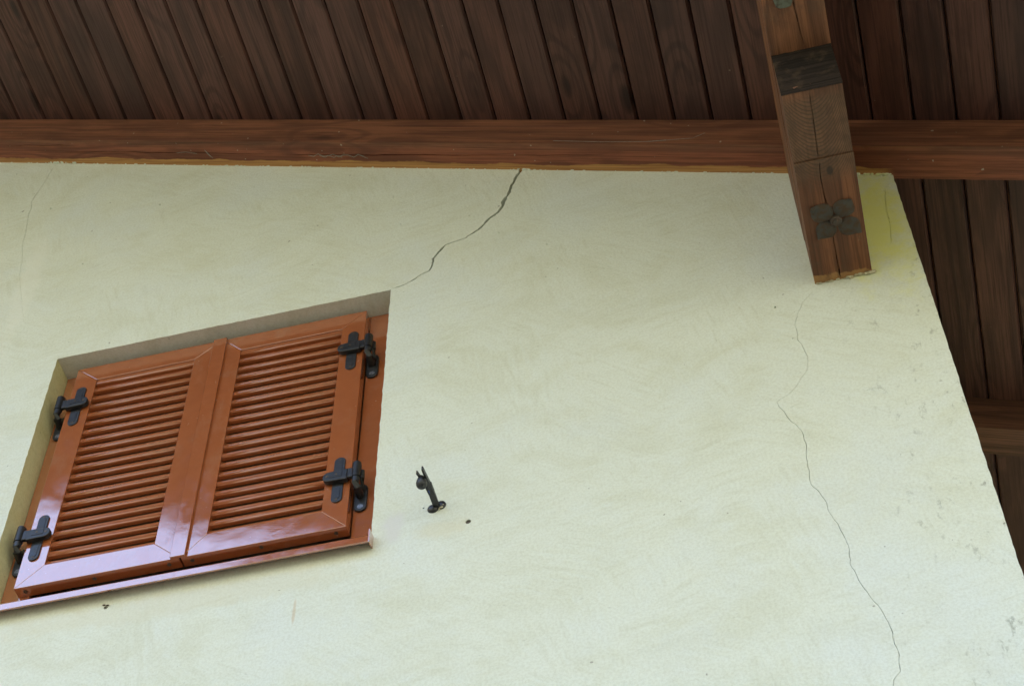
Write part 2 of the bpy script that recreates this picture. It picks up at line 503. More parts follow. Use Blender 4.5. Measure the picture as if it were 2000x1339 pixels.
def crack(pts, w, seed, amp=0.0014, step=0.011):
    """closed outline of a crack of local width w (single value or one per point)"""
    if not hasattr(w, '__len__'): w = [w] * len(pts)
    P, Wd = [], []
    rng = random.Random(seed)
    for i in range(len(pts)-1):
        a, b = Vector(pts[i]), Vector(pts[i+1]); L = (b-a).length; n = max(1, round(L/step))
        nr = Vector((-(b-a).y, (b-a).x)).normalized()
        for k in range(n):
            P.append(a.lerp(b, k/n) + nr * rng.uniform(-amp, amp) * (1 if k else 0))
            Wd.append((w[i] + (w[i+1]-w[i]) * k/n) * rng.uniform(0.55, 1.4))
    P.append(Vector(pts[-1])); Wd.append(w[-1])
    Lf, Rt = [], []
    for i, p in enumerate(P):
        t = (P[min(i+1, len(P)-1)] - P[max(i-1, 0)]).normalized(); nr = Vector((-t.y, t.x))
        e = 0.15 if i in (0, len(P)-1) else 1.0
        Lf.append(p + nr * Wd[i] * 0.5 * e); Rt.append(p - nr * Wd[i] * 0.5 * e)
    return [tuple(q) for q in Lf + Rt[::-1]]
def blob(cx, cy, rx, ry, n, jit, seed):
    rng = random.Random(seed)
    return [(cx + rx * math.cos(2*math.pi*k/n) * rng.uniform(1-jit, 1+jit), cy + ry * math.sin(2*math.pi*k/n) * rng.uniform(1-jit, 1+jit)) for k in range(n)]

# ------------------------------------------------------------------ geometry constants (eye-relative metres)
YW = 3.0                                  # wall face
SL = R(22.7839); TS = math.tan(SL); CS = math.cos(SL)
KB, KR = 4.8376, 4.6906                   # z + TS*x of the board undersides / rafter underside
XC = 0.4287                               # house corner
XL, XR, ZT, ZB = -2.1544, -1.0862, 4.4553, 3.3600    # window opening
XRIDGE = -4.2
YE = 1.15                                 # outer edge of the overhang

# ------------------------------------------------------------------ ground
g = B()
NG = 72
for i in range(NG+1):
    for j in range(NG+1):
        u, v = (i/NG*2-1), (j/NG*2-1)
        x, y = math.copysign(abs(u)**3, u)*600, math.copysign(abs(v)**3, v)*600
        r = math.hypot(x, y)
        f = min(1, max(0, (r-13)/62)); f = f*f*(3-2*f)          # unseen ring of slopes, added to block low sky and bounce light
        z = -H + f*(44 + 9*noise.noise(Vector((x*0.008, y*0.008, 0))) + 6*noise.noise(Vector((x*0.03, y*0.03, 4))))
        g.verts.new((x, y, z))
g.verts.ensure_lookup_table()
for i in range(NG):
    for j in range(NG):
        a = i*(NG+1)+j
        g.faces.new([g.verts[k] for k in (a, a+NG+1, a+NG+2, a+1)])
tag(mesh('ground', g, M_grass, smooth=True), 'shaded yard round the house, rising into unseen slopes added to block low sky and bounce light', None, None, 'structure')

# ------------------------------------------------------------------ plastered house walls
house = empty('house_wall', (-1.0, YW, -H), 'pale green plastered gable wall with a long black crack above the window', 'wall')
main = [(-1.0795, 4.4600), (-1.059, 4.463), (-1.038, 4.4712), (-1.0107, 4.4869), (-0.9944, 4.5022), (-0.9679, 4.5141), (-0.9608, 4.5389), (-0.9568, 4.5619), (-0.959, 4.5749), (-0.945, 4.5947), (-0.9312, 4.6208), (-0.9224, 4.6333), (-0.899, 4.6423), (-0.8627, 4.648), (-0.841, 4.6635), (-0.8157, 4.6816), (-0.7977, 4.7081), (-0.774, 4.7393), (-0.7557, 4.7539), (-0.7428, 4.7785), (-0.7353, 4.8152), (-0.7211, 4.8497), (-0.7127, 4.8869), (-0.6974, 4.932), (-0.6789, 4.9765), (-0.672, 4.998)]
mwid = [6,6,6,7,5,8,11,10,10,9,12,8,5,5,7,11,11,13,14,15,17,18,16,15,16,16]
mwid = [w*0.00066 for w in mwid]
right = [(0.1382, 4.0392), (0.1189, 4.0202), (0.0964, 3.9927), (0.0804, 3.957), (0.0622, 3.9039), (0.0643, 3.8695), (0.0601, 3.8375), (0.0696, 3.8074), (0.0731, 3.7795), (0.0773, 3.7575), (0.0704, 3.7072), (0.0505, 3.6789), (0.0363, 3.652), (0.0112, 3.623), (-0.0079, 3.612), (-0.0235, 3.6001), (-0.0207, 3.5798), (-0.0095, 3.5572), (-0.0014, 3.5248), (0.0152, 3.4929), (0.0238, 3.4664), (0.0272, 3.4232), (0.0224, 3.3882), (0.0202, 3.346), (0.0205, 3.312), (0.0188, 3.2759), (0.0357, 3.2382), (0.0458, 3.2028), (0.0474, 3.1672), (0.0611, 3.126), (0.0674, 3.0902), (0.0743, 3.0464), (0.0708, 3.0114), (0.07, 2.9816), (0.0773, 2.9554), (0.082, 2.9249), (0.0923, 2.8959), (0.0974, 2.8764), (0.109, 2.8502), (0.1169, 2.8202), (0.1253, 2.7727), (0.1248, 2.7283), (0.1292, 2.6979), (0.1242, 2.663), (0.1239, 2.6512), (0.1062, 2.6315), (0.102, 2.6113), (0.0934, 2.5876), (0.09, 2.50), (0.105, 2.40), (0.10, 2.2)]
rwid = [0.0008 if z > 3.56 else 0.0012 for x, z in right]
left = [(-2.4214, 5.680), (-2.4299, 5.6215), (-2.4386, 5.5677), (-2.4539, 5.5001), (-2.459, 5.455), (-2.4503, 5.4222), (-2.4543, 5.3776), (-2.4398, 5.2899), (-2.4322, 5.1905), (-2.4083, 5.0724), (-2.3999, 4.9931), (-2.3714, 4.8863), (-2.3455, 4.7904), (-2.3236, 4.7122), (-2.309, 4.6863)]
lwid = [w_*0.7 for w_ in [0.0019, 0.0018, 0.0017, 0.0017, 0.0018, 0.0016, 0.0015, 0.0013, 0.0012, 0.0011, 0.0010, 0.0009, 0.0009, 0.0008, 0.0007]]
thin = [[(-0.005, 3.5615), (0.0189, 3.5734), (0.0334, 3.5773), (0.0614, 3.5771)],
        [(0.0862, 3.9955), (0.082, 4.0041), (0.078, 4.0098)],
        [(0.3956, 4.4441), (0.3845, 4.3713), (0.3805, 4.3171), (0.3802, 4.278), (0.3766, 4.2444), (0.3669, 4.1755)],
        [(-0.8161, 4.9529), (-0.7915, 4.9461), (-0.7632, 4.9405), (-0.7424, 4.9379)],
        [(0.1936, 3.5756), (0.2156, 3.5828), (0.2357, 3.5788), (0.2472, 3.5647), (0.2523, 3.5439)]]
thinw = [0.0006, 0.0006, 0.0015, 0.0011, 0.0009]
holes = [crack(main, mwid, 1, 0.0022, 0.009), crack(right, rwid, 2), crack(left, lwid, 3, 0.002)]
hd = [0.09, 0.03, 0.02]
for k, (c_, w_) in enumerate(zip(thin, thinw)):
    holes.append(crack(c_, w_, 10+k, 0.0008)); hd.append(0.004)
holes.append(blob(-0.832, 3.3695, 0.0072, 0.0078, 14, 0.05, 5)); hd.append(0.05)         # drill hole beside the stay
holes.append(blob(-1.786, 3.302, 0.006, 0.005, 9, 0.3, 6)); hd.append(0.012)               # chip under the sill
for k, (sx, sz) in enumerate([(0.0205, 3.9944), (-2.5662, 5.69), (-2.3706, 5.3854), (-1.9437, 5.249), (-2.1725, 4.9767), (-0.846, 4.7714), (-0.6035, 4.5243), (-1.1011, 4.9748), (-1.0718, 4.8063), (-0.7521, 4.6417), (-0.95, 3.452)]):
    holes.append(blob(sx, sz, 0.0026, 0.0042 if k < 4 else 0.0026, 7, 0.35, 20+k)); hd.append(0.006)
# rough arrises of the opening
open_pts = [Vector((XL, ZB)), Vector((XR, ZB)), Vector((XR, ZT)), Vector((XL, ZT)), Vector((XL, ZB))]
opening = [tuple(p) for p in rough_line(open_pts, 0.016, 0.0010, 4)[:-1]]
holes.append(opening); hd.append(0.0)
ztop = lambda x: KR - TS * x + 0.03
corner_edge = [tuple(p) for p in rough_line([(XC, -H), (XC, ztop(XC))], 0.02, 0.0010, 9)]
outer = corner_edge + [(XRIDGE, ztop(XRIDGE)), (2*XRIDGE-XC, ztop(XC)), (2*XRIDGE-XC, -H)]
wb = sheet(B(), outer, holes, lambda u, v, d: Vector((u, YW + d, v)), 0.28, hd, open_holes=(len(holes)-1,))
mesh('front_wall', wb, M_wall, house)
pg = B(); tube(pg, [(-0.832, YW+0.004, 3.3695), (-0.832, YW+0.02, 3.3695)], 0.0085, 14)
mesh('hole_shade_disc', pg, M_screw, house)  # dark disc added inside the drill hole to stand for its deep shade
# reveals: the four sides of the opening
def side_strip(sel):
    pts = [p for p in opening if sel(p)]
    return pts
def strip(pts, y1):
    bm = B()
    a = [bm.verts.new((p[0], YW, p[1])) for p in pts]; b = [bm.verts.new((p[0], y1, p[1])) for p in pts]
    for i in range(len(pts)-1): bm.faces.new((a[i], a[i+1], b[i+1], b[i]))
    return bm
tol = 0.003
lf = sorted([p for p in opening if abs(p[0]-XL) < tol], key=lambda p: p[1])
rg = sorted([p for p in opening if abs(p[0]-XR) < tol], key=lambda p: p[1])
tp = sorted([p for p in opening if abs(p[1]-ZT) < tol], key=lambda p: p[0])
bt = sorted([p for p in opening if abs(p[1]-ZB) < tol], key=lambda p: p[0])
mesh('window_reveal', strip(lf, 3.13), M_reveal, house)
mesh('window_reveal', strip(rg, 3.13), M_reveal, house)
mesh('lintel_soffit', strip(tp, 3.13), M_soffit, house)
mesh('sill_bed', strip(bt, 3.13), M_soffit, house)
rb = B(); box(rb, XL-0.05, XR+0.05, 3.20, 3.24, ZB-0.05, ZT+0.05)
mesh('window_backing', rb, M_screw, house)
sw = B(); box(sw, 0.30, XC-0.004, YW+0.03, 11.0, -H, KB - TS*XC - 0.005)
mesh('side_wall', sw, M_wall, house)
sw = B(); box(sw, 2*XRIDGE-XC+0.004, 2*XRIDGE-XC+0.13, YW+0.03, 11.0, -H, KB - TS*XC - 0.005)
mesh('side_wall', sw, M_wall, house)
sw = B(); prism(sw, [(XC-0.14, 10.9, -H), (XC-0.14, 10.9, ztop(XC)), (XRIDGE, 10.9, ztop(XRIDGE)), (2*XRIDGE-XC+0.14, 10.9, ztop(XC)), (2*XRIDGE-XC+0.14, 10.9, -H)], (0, 0.09, 0))
mesh('back_wall', sw, M_wall, house)

# crumbled mortar where the purlin enters the wall and along the rafter
def lumps(spots, seed):
    bm = B(); rng = random.Random(seed)
    for (x, y, z, r) in spots:
        m = Matrix.Translation((x, y, z)) @ Matrix.Diagonal((r*rng.uniform(0.9, 1.8), r*rng.uniform(0.4, 0.8), r*rng.uniform(0.5, 1.0), 1))
        res = bmesh.ops.create_icosphere(bm, subdivisions=2, radius=1.0, matrix=m)
        for v in res['verts']:
            v.co += (v.co - Vector((x, y, z))) * 0.5 * noise.noise(v.co * 120)
    return bm
rng = random.Random(3)
sp = []
for k in range(26):
    t_ = rng.random(); sp.append((0.139 + 0.158*t_, 2.999 - rng.random()*0.004, 4.0595 + rng.uniform(-0.004, 0.001), rng.uniform(0.002, 0.005)))
for k in range(10):
    sp.append((rng.uniform(0.262, 0.300), 2.996, 4.060 + rng.uniform(-0.004, 0.006), rng.uniform(0.004, 0.009)))
o = mesh('mortar_crumbs', lumps(sp, 1), M_crumb, house, smooth=True); o['kind'] = 'stuff'
sp = []
for k in range(120):
    x = rng.uniform(-2.75, 0.42)
    if 0.13 < x < 0.30: continue
    sp.append((x, 2.999, KR - TS*x - 0.001 + rng.uniform(-0.003, 0.002), rng.uniform(0.0015, 0.0045)))
for k in range(14):
    x = rng.uniform(-2.44, -2.31); sp.append((x, 2.996, KR - TS*x + rng.uniform(-0.001, 0.004), rng.uniform(0.004, 0.008)))
for k in range(7):
    x = rng.uniform(-0.70, -0.64); sp.append((x, 2.997, KR - TS*x + rng.uniform(0.0, 0.003), rng.uniform(0.003, 0.006)))
for k in range(16):
    x = rng.uniform(0.31, 0.43); sp.append((x, 2.997, KR - TS*x + rng.uniform(-0.004, 0.002), rng.uniform(0.003, 0.007)))
o = mesh('mortar_crumbs', lumps(sp, 2), M_wall, house, smooth=True); o['kind'] = 'stuff'

rng = random.Random(21)
o = mesh('dirt_clump', lumps([(-1.786 + rng.uniform(-0.008, 0.008), 2.998, 3.304 + rng.uniform(-0.006, 0.012), rng.uniform(0.0018, 0.0035)) for k in range(3)] , 6), M_screw, house, smooth=True); o['kind'] = 'stuff'
# ------------------------------------------------------------------ roof: boards, rafters, covering
def roofp(s, y, h=0.0, K=KB):
    return Vector((s*CS + math.sin(SL)*h, y, K - s*math.sin(SL) + CS*h))
eaves = empty('boarded_eaves', roofp(1.5, 3.0), 'dark brown tongue and groove boarding under the sloping roof overhang', 'ceiling')
PITCH = 0.12395
def board_mesh(w, length):
    bm = B()
    hw = w/2
    prof = [(-hw, 0.022), (-hw, 0.0075), (-hw+0.0055, 0.0), (hw-0.0055, 0.0), (hw, 0.0075), (hw, 0.022)]
    a = [bm.verts.new((x, 0, z)) for x, z in prof]; b = [bm.verts.new((x, length, z)) for x, z in prof]
    bm.faces.new(a); bm.faces.new(b[::-1])
    for i in range(len(prof)): bm.faces.new((a[i], a[(i+1) % 6], b[(i+1) % 6], b[i]))
    bmesh.ops.recalc_face_normals(bm, faces=bm.faces)
    me = bpy.data.meshes.new('board'); bm.to_mesh(me); bm.free(); me.materials.append(M_board)
    return me
board_variants = [board_mesh(PITCH-g_, 9.6) for g_ in (0.0046, 0.0056, 0.0038)]
rng = random.Random(11)
for k in range(-37, 12):
    s = 0.0678 + PITCH*(k+0.5) + rng.uniform(-0.0008, 0.0008)
    o = bpy.data.objects.new('board', board_variants[rng.randrange(3)])
    place(o, eaves, roofp(s, YE + rng.uniform(-0.003, 0.003), rng.uniform(0.0, 0.0012)))
    o.rotation_euler = (0, SL + rng.uniform(-0.004, 0.004), 0)

cover = empty('roof_covering', roofp(1.5, YE, 0.03), 'clay tiled roof slab resting on the dark boards', 'roof')
def slab(sgn):
    bm = B()
    def q(s, y, h):
        p = roofp(s, y, h)
        if sgn < 0: p.x = 2*XRIDGE - p.x
        return p
    sr = XRIDGE/CS
    prism(bm, [q(1.53, YE-0.03, 0.030), q(sr, YE-0.03, 0.030), q(sr, YE-0.03, 0.16), q(1.53, YE-0.03, 0.16)], (0, 9.9, 0))
    return bm
mesh('roof_slope', slab(1), M_tile, cover)
mesh('roof_slope', slab(-1), M_tile, cover)

# far slope soffit so that the gable closes
fb = B()
def qm(s, y, h):
    p = roofp(s, y, h); p.x = 2*XRIDGE - p.x; return p
prism(fb, [qm(1.5, YE, 0.002), qm(XRIDGE/CS, YE, 0.002), qm(XRIDGE/CS, YE, 0.024), qm(1.5, YE, 0.024)], (0, 9.6, 0))
mesh('far_slope_boarding', fb, M_board, eaves)

# the rafter on top of the wall (bottom face carries long drying checks)
YF, YBK = 2.8994, 3.0125
def rafter(name, y0, y1, label, mat, checks, s0, s1, K0):
    e = empty(name, roofp((s0+s1)/2, (y0+y1)/2, 0, K0), label, 'rafter')
    bm = B()
    sA, sB = s0, s1
    outl = [(sA, y0), (sB, y0), (sB, y1), (sA, y1)]
    hgt = (KB-K0)*CS
    sheet(bm, outl, checks, lambda u, v, d: roofp(u, v, d, K0), hgt - 0.0005, 0.012)
    o = mesh('timber', bm, mat, e)
    # grain coordinate follows the slope
    rot = Matrix.Rotation(SL, 4, 'Y')
    me = o.data
    me.transform(rot.inverted()); o.rotation_euler = (0, SL, 0)
    return e
ck = []
def chk(x0, x1, ya, yb, w, seed):
    n = 9
    pts = [((x0+(x1-x0)*i/n)/CS, ya+(yb-ya)*i/n + 0.002*math.sin(i*1.7+seed)) for i in range(n+1)]
    ws = [w*max(0.25, math.sin(math.pi*(i+0.6)/(n+1.2))) for i in range(n+1)]
    return crack(pts, ws, seed, 0.0006, 0.02)
ck.append(chk(-2.60, -2.30, 2.925, 2.921, 0.0022, 31))
ck.append(chk(-2.36, -1.56, 2.947, 2.949, 0.0030, 32))
ck.append(chk(-1.52, -0.72, 2.953, 2.944, 0.0042, 33))
ck.append(chk(-0.70, -0.40, 2.945, 2.939, 0.0020, 34))
raf = rafter('verge_rafter', YF, YBK, 'long red-brown rafter along the top of the plaster wall with an unpainted orange lower edge', M_rafter, ck, -4.55, 1.5, KR)
YF2 = 3.962
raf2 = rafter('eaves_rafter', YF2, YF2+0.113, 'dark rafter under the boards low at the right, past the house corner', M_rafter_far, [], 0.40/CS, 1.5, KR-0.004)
# barge board closing the outer edge
bb = B()
prism(bb, [roofp(-4.55, YE-0.028, 0.13), roofp(1.53, YE-0.028, 0.13), roofp(1.53, YE-0.028, -0.06), roofp(-4.55, YE-0.028, -0.06)], (0, 0.024, 0))
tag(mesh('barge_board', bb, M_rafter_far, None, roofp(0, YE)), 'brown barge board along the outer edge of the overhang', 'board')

# ------------------------------------------------------------------ purlin with its stepped bracket and iron flower
PX0, PX1, PZ, PZU, PYS, PYN = 0.1390, 0.2955, 4.0609, 4.2740, 2.400, 2.607
pur = empty('purlin', (0.217, YW, PZ), 'stout purlin end jutting from the wall, with an iron flower on its underside', 'beam')
def split_hole(pts, w, seed): return crack(pts, w, seed, 0.0008, 0.012)
c_low = split_hole([(0.2049, PYN+0.006), (0.2016, 2.6694), (0.204, 2.735), (0.207, 2.79), (0.2077, 2.9057), (0.2094, 2.992)], [0.0016, 0.0022, 0.003, 0.002, 0.0026, 0.0038], 41)
c_mid = split_hole([(0.2093, 2.406), (0.2073, 2.5246), (0.2049, PYN-0.006)], [0.0014, 0.003, 0.0022], 42)
c_up = split_hole([(0.213, 2.10), (0.2174, 2.2505), (0.223, 2.3334), (0.2275, 2.392)], [0.0026, 0.0024, 0.0020, 0.0015], 43)
bm = sheet(B(), [(PX0, PYN), (PX1, PYN), (PX1, YW+0.10), (PX0, YW+0.10)], [c_low], lambda u, v, d: Vector((u, v, PZ+d)), 0.30, 0.012)
mesh('bracket', bm, M_purlin, pur, bevel=0.0)
bm = sheet(B(), [(PX0+0.0008, PYS), (PX1-0.0008, PYS), (PX1-0.0008, PYN-0.0012), (PX0+0.0008, PYN-0.0012)], [c_mid], lambda u, v, d: Vector((u, v, PZ+0.0045+d)), 0.30, 0.012)
mesh('bracket_nose', bm, M_purlin, pur)
bm = sheet(B(), [(PX0-0.001, YE+0.03), (PX1+0.001, YE+0.03), (PX1+0.001, YW+0.10), (PX0-0.001, YW+0.10)], [c_up], lambda u, v, d: Vector((u, v, PZU+d)), 0.40, 0.012)
mesh('upper_beam', bm, M_purlin, pur)
# blackened vertical end grain of the bracket
bm = B()
rng = random.Random(8)
nx, nz = 22, 26
grid = []
for j in range(nz+1):
    row = []
    for i in range(nx+1):
        x = PX0 - 0.0005 + (PX1-PX0+0.001)*i/nx; z = PZ+0.002 + (PZU-PZ+0.003)*j/nz
        y = PYS - 0.0020 - 0.0012*noise.noise(Vector((x*60, 3, z*25)))
        if 3 <= j <= 4 and 0 < i < nx: y += 0.0015
        zz = z + (0.006*noise.noise(Vector((x*40, 1, 0))) if j == nz else 0)
        row.append(bm.verts.new((x, y, zz)))
    grid.append(row)
for j in range(nz):
    for i in range(nx): bm.faces.new((grid[j][i], grid[j][i+1], grid[j+1][i+1], grid[j+1][i]))
mesh('end_grain', bm, M_end, pur, smooth=True)

flower = None
def petal(tip, hw, seed):
    bm = B(); c = Vector((0.2225, 2.802)); d = Vector(tip) - c; L = d.length; d.normalize(); n = Vector((-d.y, d.x))
    NT_, NA = 14, 6; rows = []
    for i in range(NT_+1):
        t_ = i/NT_
        w = hw * (math.sin(math.pi*min(1, t_**0.86))**0.72 if 0 < t_ < 1 else 0.0)
        if t_ > 0.72: w *= 1 - 0.35*((t_-0.72)/0.28)
        w = max(w, 0.0012)
        row = []
        for k in range(NA+1):
            a = (k/NA*2-1)
            q = c + d*L*(0.14+0.86*t_) + n*(a*w)
            dome = 0.0035 + 0.0055*(1-a*a)*math.sin(math.pi*(0.15+0.8*t_)) - 0.002*abs(a)**3 + 0.0012*noise.noise(Vector((q.x*70, q.y*70, seed)))
            if t_ > 0.85: dome += 0.004*((t_-0.85)/0.15)
            row.append(bm.verts.new((q.x, q.y, PZ - dome)))
        rows.append(row)
    for a, b in zip(rows, rows[1:]):
        for k in range(NA): bm.faces.new((a[k], a[k+1], b[k+1], b[k]))
    r = bmesh.ops.solidify(bm, geom=bm.faces[:], thickness=0.0025)
    bmesh.ops.recalc_face_normals(bm, faces=bm.faces)
    return bm
fl = B()
tube(fl, [(0.2225, 2.802, PZ+0.001), (0.2225, 2.802, PZ-0.010), (0.2225, 2.802, PZ-0.0135)], [0.0155, 0.0155, 0.012], 20)
tube(fl, [(0.2225, 2.802, PZ-0.012), (0.2225, 2.802, PZ-0.0165), (0.2225, 2.802, PZ-0.0185)], [0.0095, 0.0085, 0.004], 16)
flower = mesh('flower_ornament', fl, M_boss, pur, smooth='auto')
for k, (tip, hw) in enumerate([((0.1605, 2.7490), 0.0310), ((0.2700, 2.7445), 0.0300), ((0.2835, 2.8570), 0.0300), ((0.1675, 2.8520), 0.0290)]):
    mesh('petal', petal(tip, hw, k), M_patina, flower, smooth=True)
pl = B()
prism(pl, [(0.1685, 2.20, PZU-0.006), (0.1689, 2.2383, PZU-0.006), (0.1728, 2.2595, PZU-0.006), (0.1830, 2.2645, PZU-0.006), (0.1952, 2.266, PZU-0.006), (0.2070, 2.2645, PZU-0.006), (0.2118, 2.2620, PZU-0.006), (0.2174, 2.2480, PZU-0.006), (0.2174, 2.20, PZU-0.006)], (0, 0, 0.007))
mesh('iron_plate', pl, M_plate, pur, bevel=0.0015)

# ------------------------------------------------------------------ window surround, sill
frame = empty('window_frame', ((XL+XR)/2, 3.10, ZB), 'glossy brown metal window surround with a folded sill, set back in the plaster', 'window frame')
YFR = 3.081
for nm, a in (('jamb', (XL+0.002, XL+0.085, YFR, 3.125, 3.385, ZT-0.002)), ('jamb', (XR-0.085, XR-0.003, YFR, 3.125, 3.385, ZT-0.002)), ('head_rail', (XL+0.0855, XR-0.0855, YFR, 3.125, 4.385, ZT-0.002)), ('bottom_rail', (XL+0.0855, XR-0.0855, YFR, 3.125, 3.385, 3.46))):
    b_ = B(); box(b_, *a); mesh(nm, b_, M_paint, frame, bevel=0.0012)
b_ = B(); box(b_, XR-0.0065, XR-0.0025, 3.060, YFR-0.0005, 3.40, ZT-0.003); mesh('edge_trim', b_, M_paint, frame)
b_ = B()
prof = [(2.9682, 3.331), (2.969, 3.353), (2.9715, 3.3575), (2.976, 3.360), (3.13, 3.394), (3.13, 3.390), (2.978, 3.3565), (2.9735, 3.352), (2.9735, 3.331)]
prism(b_, [(XL-0.012, y, z) for y, z in prof], (XR-XL+0.016, 0, 0)); mesh('sill', b_, M_paint, frame, bevel=0.0008)
for xx in (XR+0.0045, XL-0.016):
    b_ = B(); prism(b_, [(xx, 2.9675, 3.329), (xx, 2.9675, 3.3755), (xx, 2.9995, 3.3785), (xx, 2.9995, 3.336)], (0.0028, 0, 0)); mesh('sill_end_cap', b_, M_paint, frame)
b_ = B()
tube(b_, [(XR-0.024, YFR-0.0015, 3.425), (XR-0.024, YFR+0.001, 3.425)], 0.0075, 12); mesh('drain_plug', b_, M_black, frame)

# ------------------------------------------------------------------ shutters
YLF, YLB = 3.045, 3.0808
LZ0, LZ1 = 3.490, 4.439
def frame_piece(poly, name, parent):
    b_ = B(); prism(b_, [(x, YLF, z) for x, z in poly], (0, YLB-YLF, 0)); return mesh(name, b_, M_paint, parent, bevel=0.0011)
def slat_mesh(length):
    r = 0.0042
    prof = [(r + r*math.cos(R(d)), r + r*math.sin(R(d))) for d in (163, 180, 197, 214, 231, 248, 262, 270)]   # rounded nose
    prof += [(0.0140, 0.0006), (0.0150, 0.0040), (0.0145, 0.0220), (0.0200, 0.0280), (0.0200, 0.0325), (0.0063, 0.0248)]
    b_ = B()
    a = [b_.verts.new((0, y, z)) for y, z in prof]; b = [b_.verts.new((length, y, z)) for y, z in prof]
    n = len(prof)
    b_.faces.new(a); b_.faces.new(b[::-1])
    for i in range(n): b_.faces.new((a[i], a[(i+1) % n], b[(i+1) % n], b[i]))
    bmesh.ops.recalc_face_normals(b_, faces=b_.faces)
    me = bpy.data.meshes.new('slat'); b_.to_mesh(me); b_.free(); me.materials.append(M_slat)
    for p in me.polygons: p.use_smooth = abs(p.normal.x) < 0.5 and p.area < (length * 0.003)
    return me
def hinge(leaf, sx, xe, zc):
    """strap hinge on the leaf: sx = +1 when the hinge edge is on the right; xe the leaf edge"""
    X = lambda d: xe + sx*d
    b_ = B(); prism(b_, obround(X(-0.0335), zc, 0.031, 0.180, YLF-0.0045), (0, 0.0040, 0))
    hg = mesh('hinge', b_, M_black, leaf, bevel=0.0012)
    b_ = B()
    for dz in (0.047, -0.047):
        b_ = B(); prism(b_, obround(X(-0.0335), zc+dz, 0.0165, 0.060, YLF-0.0056, 5), (0, 0.0010, 0)); mesh('raised_panel', b_, M_black, hg)
    b_ = B()
    pts = []
    for k in range(9):
        a = R(90 + 180*k/8)
        pts.append((-0.057 + 0.016*math.cos(a), 0.018*math.sin(a)))
    poly = [(X(-0.004), YLF-0.020, zc+0.020)] + [(X(px), YLF-0.020, zc+pz) for px, pz in pts] + [(X(-0.004), YLF-0.020, zc-0.020)]
    prism(b_, poly, (0, 0.0152, 0))
    mesh('arm', b_, M_black, hg, bevel=0.0022)
    b_ = B(); box(b_, min(X(-0.005), X(0.016)), max(X(-0.005), X(0.016)), YLF-0.018, YLF-0.007, zc-0.014, zc+0.022)
    mesh('tongue', b_, M_black, hg, bevel=0.0022)
    b_ = B()
    box(b_, min(X(-0.054), X(-0.018)), max(X(-0.054), X(-0.018)), YLF-0.0212, YLF-0.0195, zc-0.007, zc+0.014)
    mesh('raised_panel', b_, M_black, hg, bevel=0.0005)
    b_ = B(); tube(b_, [(X(0.020), YLF-0.013, zc-0.018), (X(0.020), YLF-0.013, zc+0.038)], 0.0125, 18)
    mesh('knuckle', b_, M_black, hg, smooth='auto', bevel=0.001)
    for px, pz, ya, r_ in ((-0.0335, 0.079, YLF-0.0052, 0.0042), (-0.0335, -0.079, YLF-0.0052, 0.0042), (-0.034, 0.003, YLF-0.0222, 0.0034), (-0.060, 0.001, YLF-0.0208, 0.0045)):
        b_ = B(); tube(b_, [(X(px), ya, zc+pz), (X(px), ya+0.0012, zc+pz)], r_, 12); mesh('screw', b_, M_screw, hg)
    # pintle fixed to the surround
    b_ = B()
    prism(b_, obround(X(0.0225), zc-0.052, 0.036, 0.104, 3.073), (0, 0.0075, 0))
    pn = mesh('pintle', b_, M_black, frame, bevel=0.0018)
    b_ = B()
    tube(b_, [(X(0.020), YLF-0.013, zc-0.0185), (X(0.020), YLF-0.013, zc-0.034), (X(0.021), YLF-0.004, zc-0.045), (X(0.022), 3.060, zc-0.047), (X(0.0225), 3.0745, zc-0.047)], [0.0105, 0.0105, 0.0108, 0.0108, 0.0115], 14)
    mesh('pin', b_, M_black, pn, smooth='auto')
    b_ = B()
    tube(b_, [(X(0.033), YLF-0.002, zc+0.018), (X(0.033), YLF-0.002, zc-0.012), (X(0.030), 3.062, zc-0.030), (X(0.0275), 3.0745, zc-0.032)], [0.006, 0.007, 0.0065, 0.006], 10)
    mesh('brace', b_, M_black, pn, smooth='auto')
    for dz, r_ in ((-0.088, 0.0085), (-0.012, 0.005)):
        b_ = B(); tube(b_, [(X(0.0235), 3.0722, zc+dz), (X(0.0235), 3.0735, zc+dz)], r_, 12); mesh('screw', b_, M_screwl, pn)
Z_HI, Z_LO = 4.249, 3.678
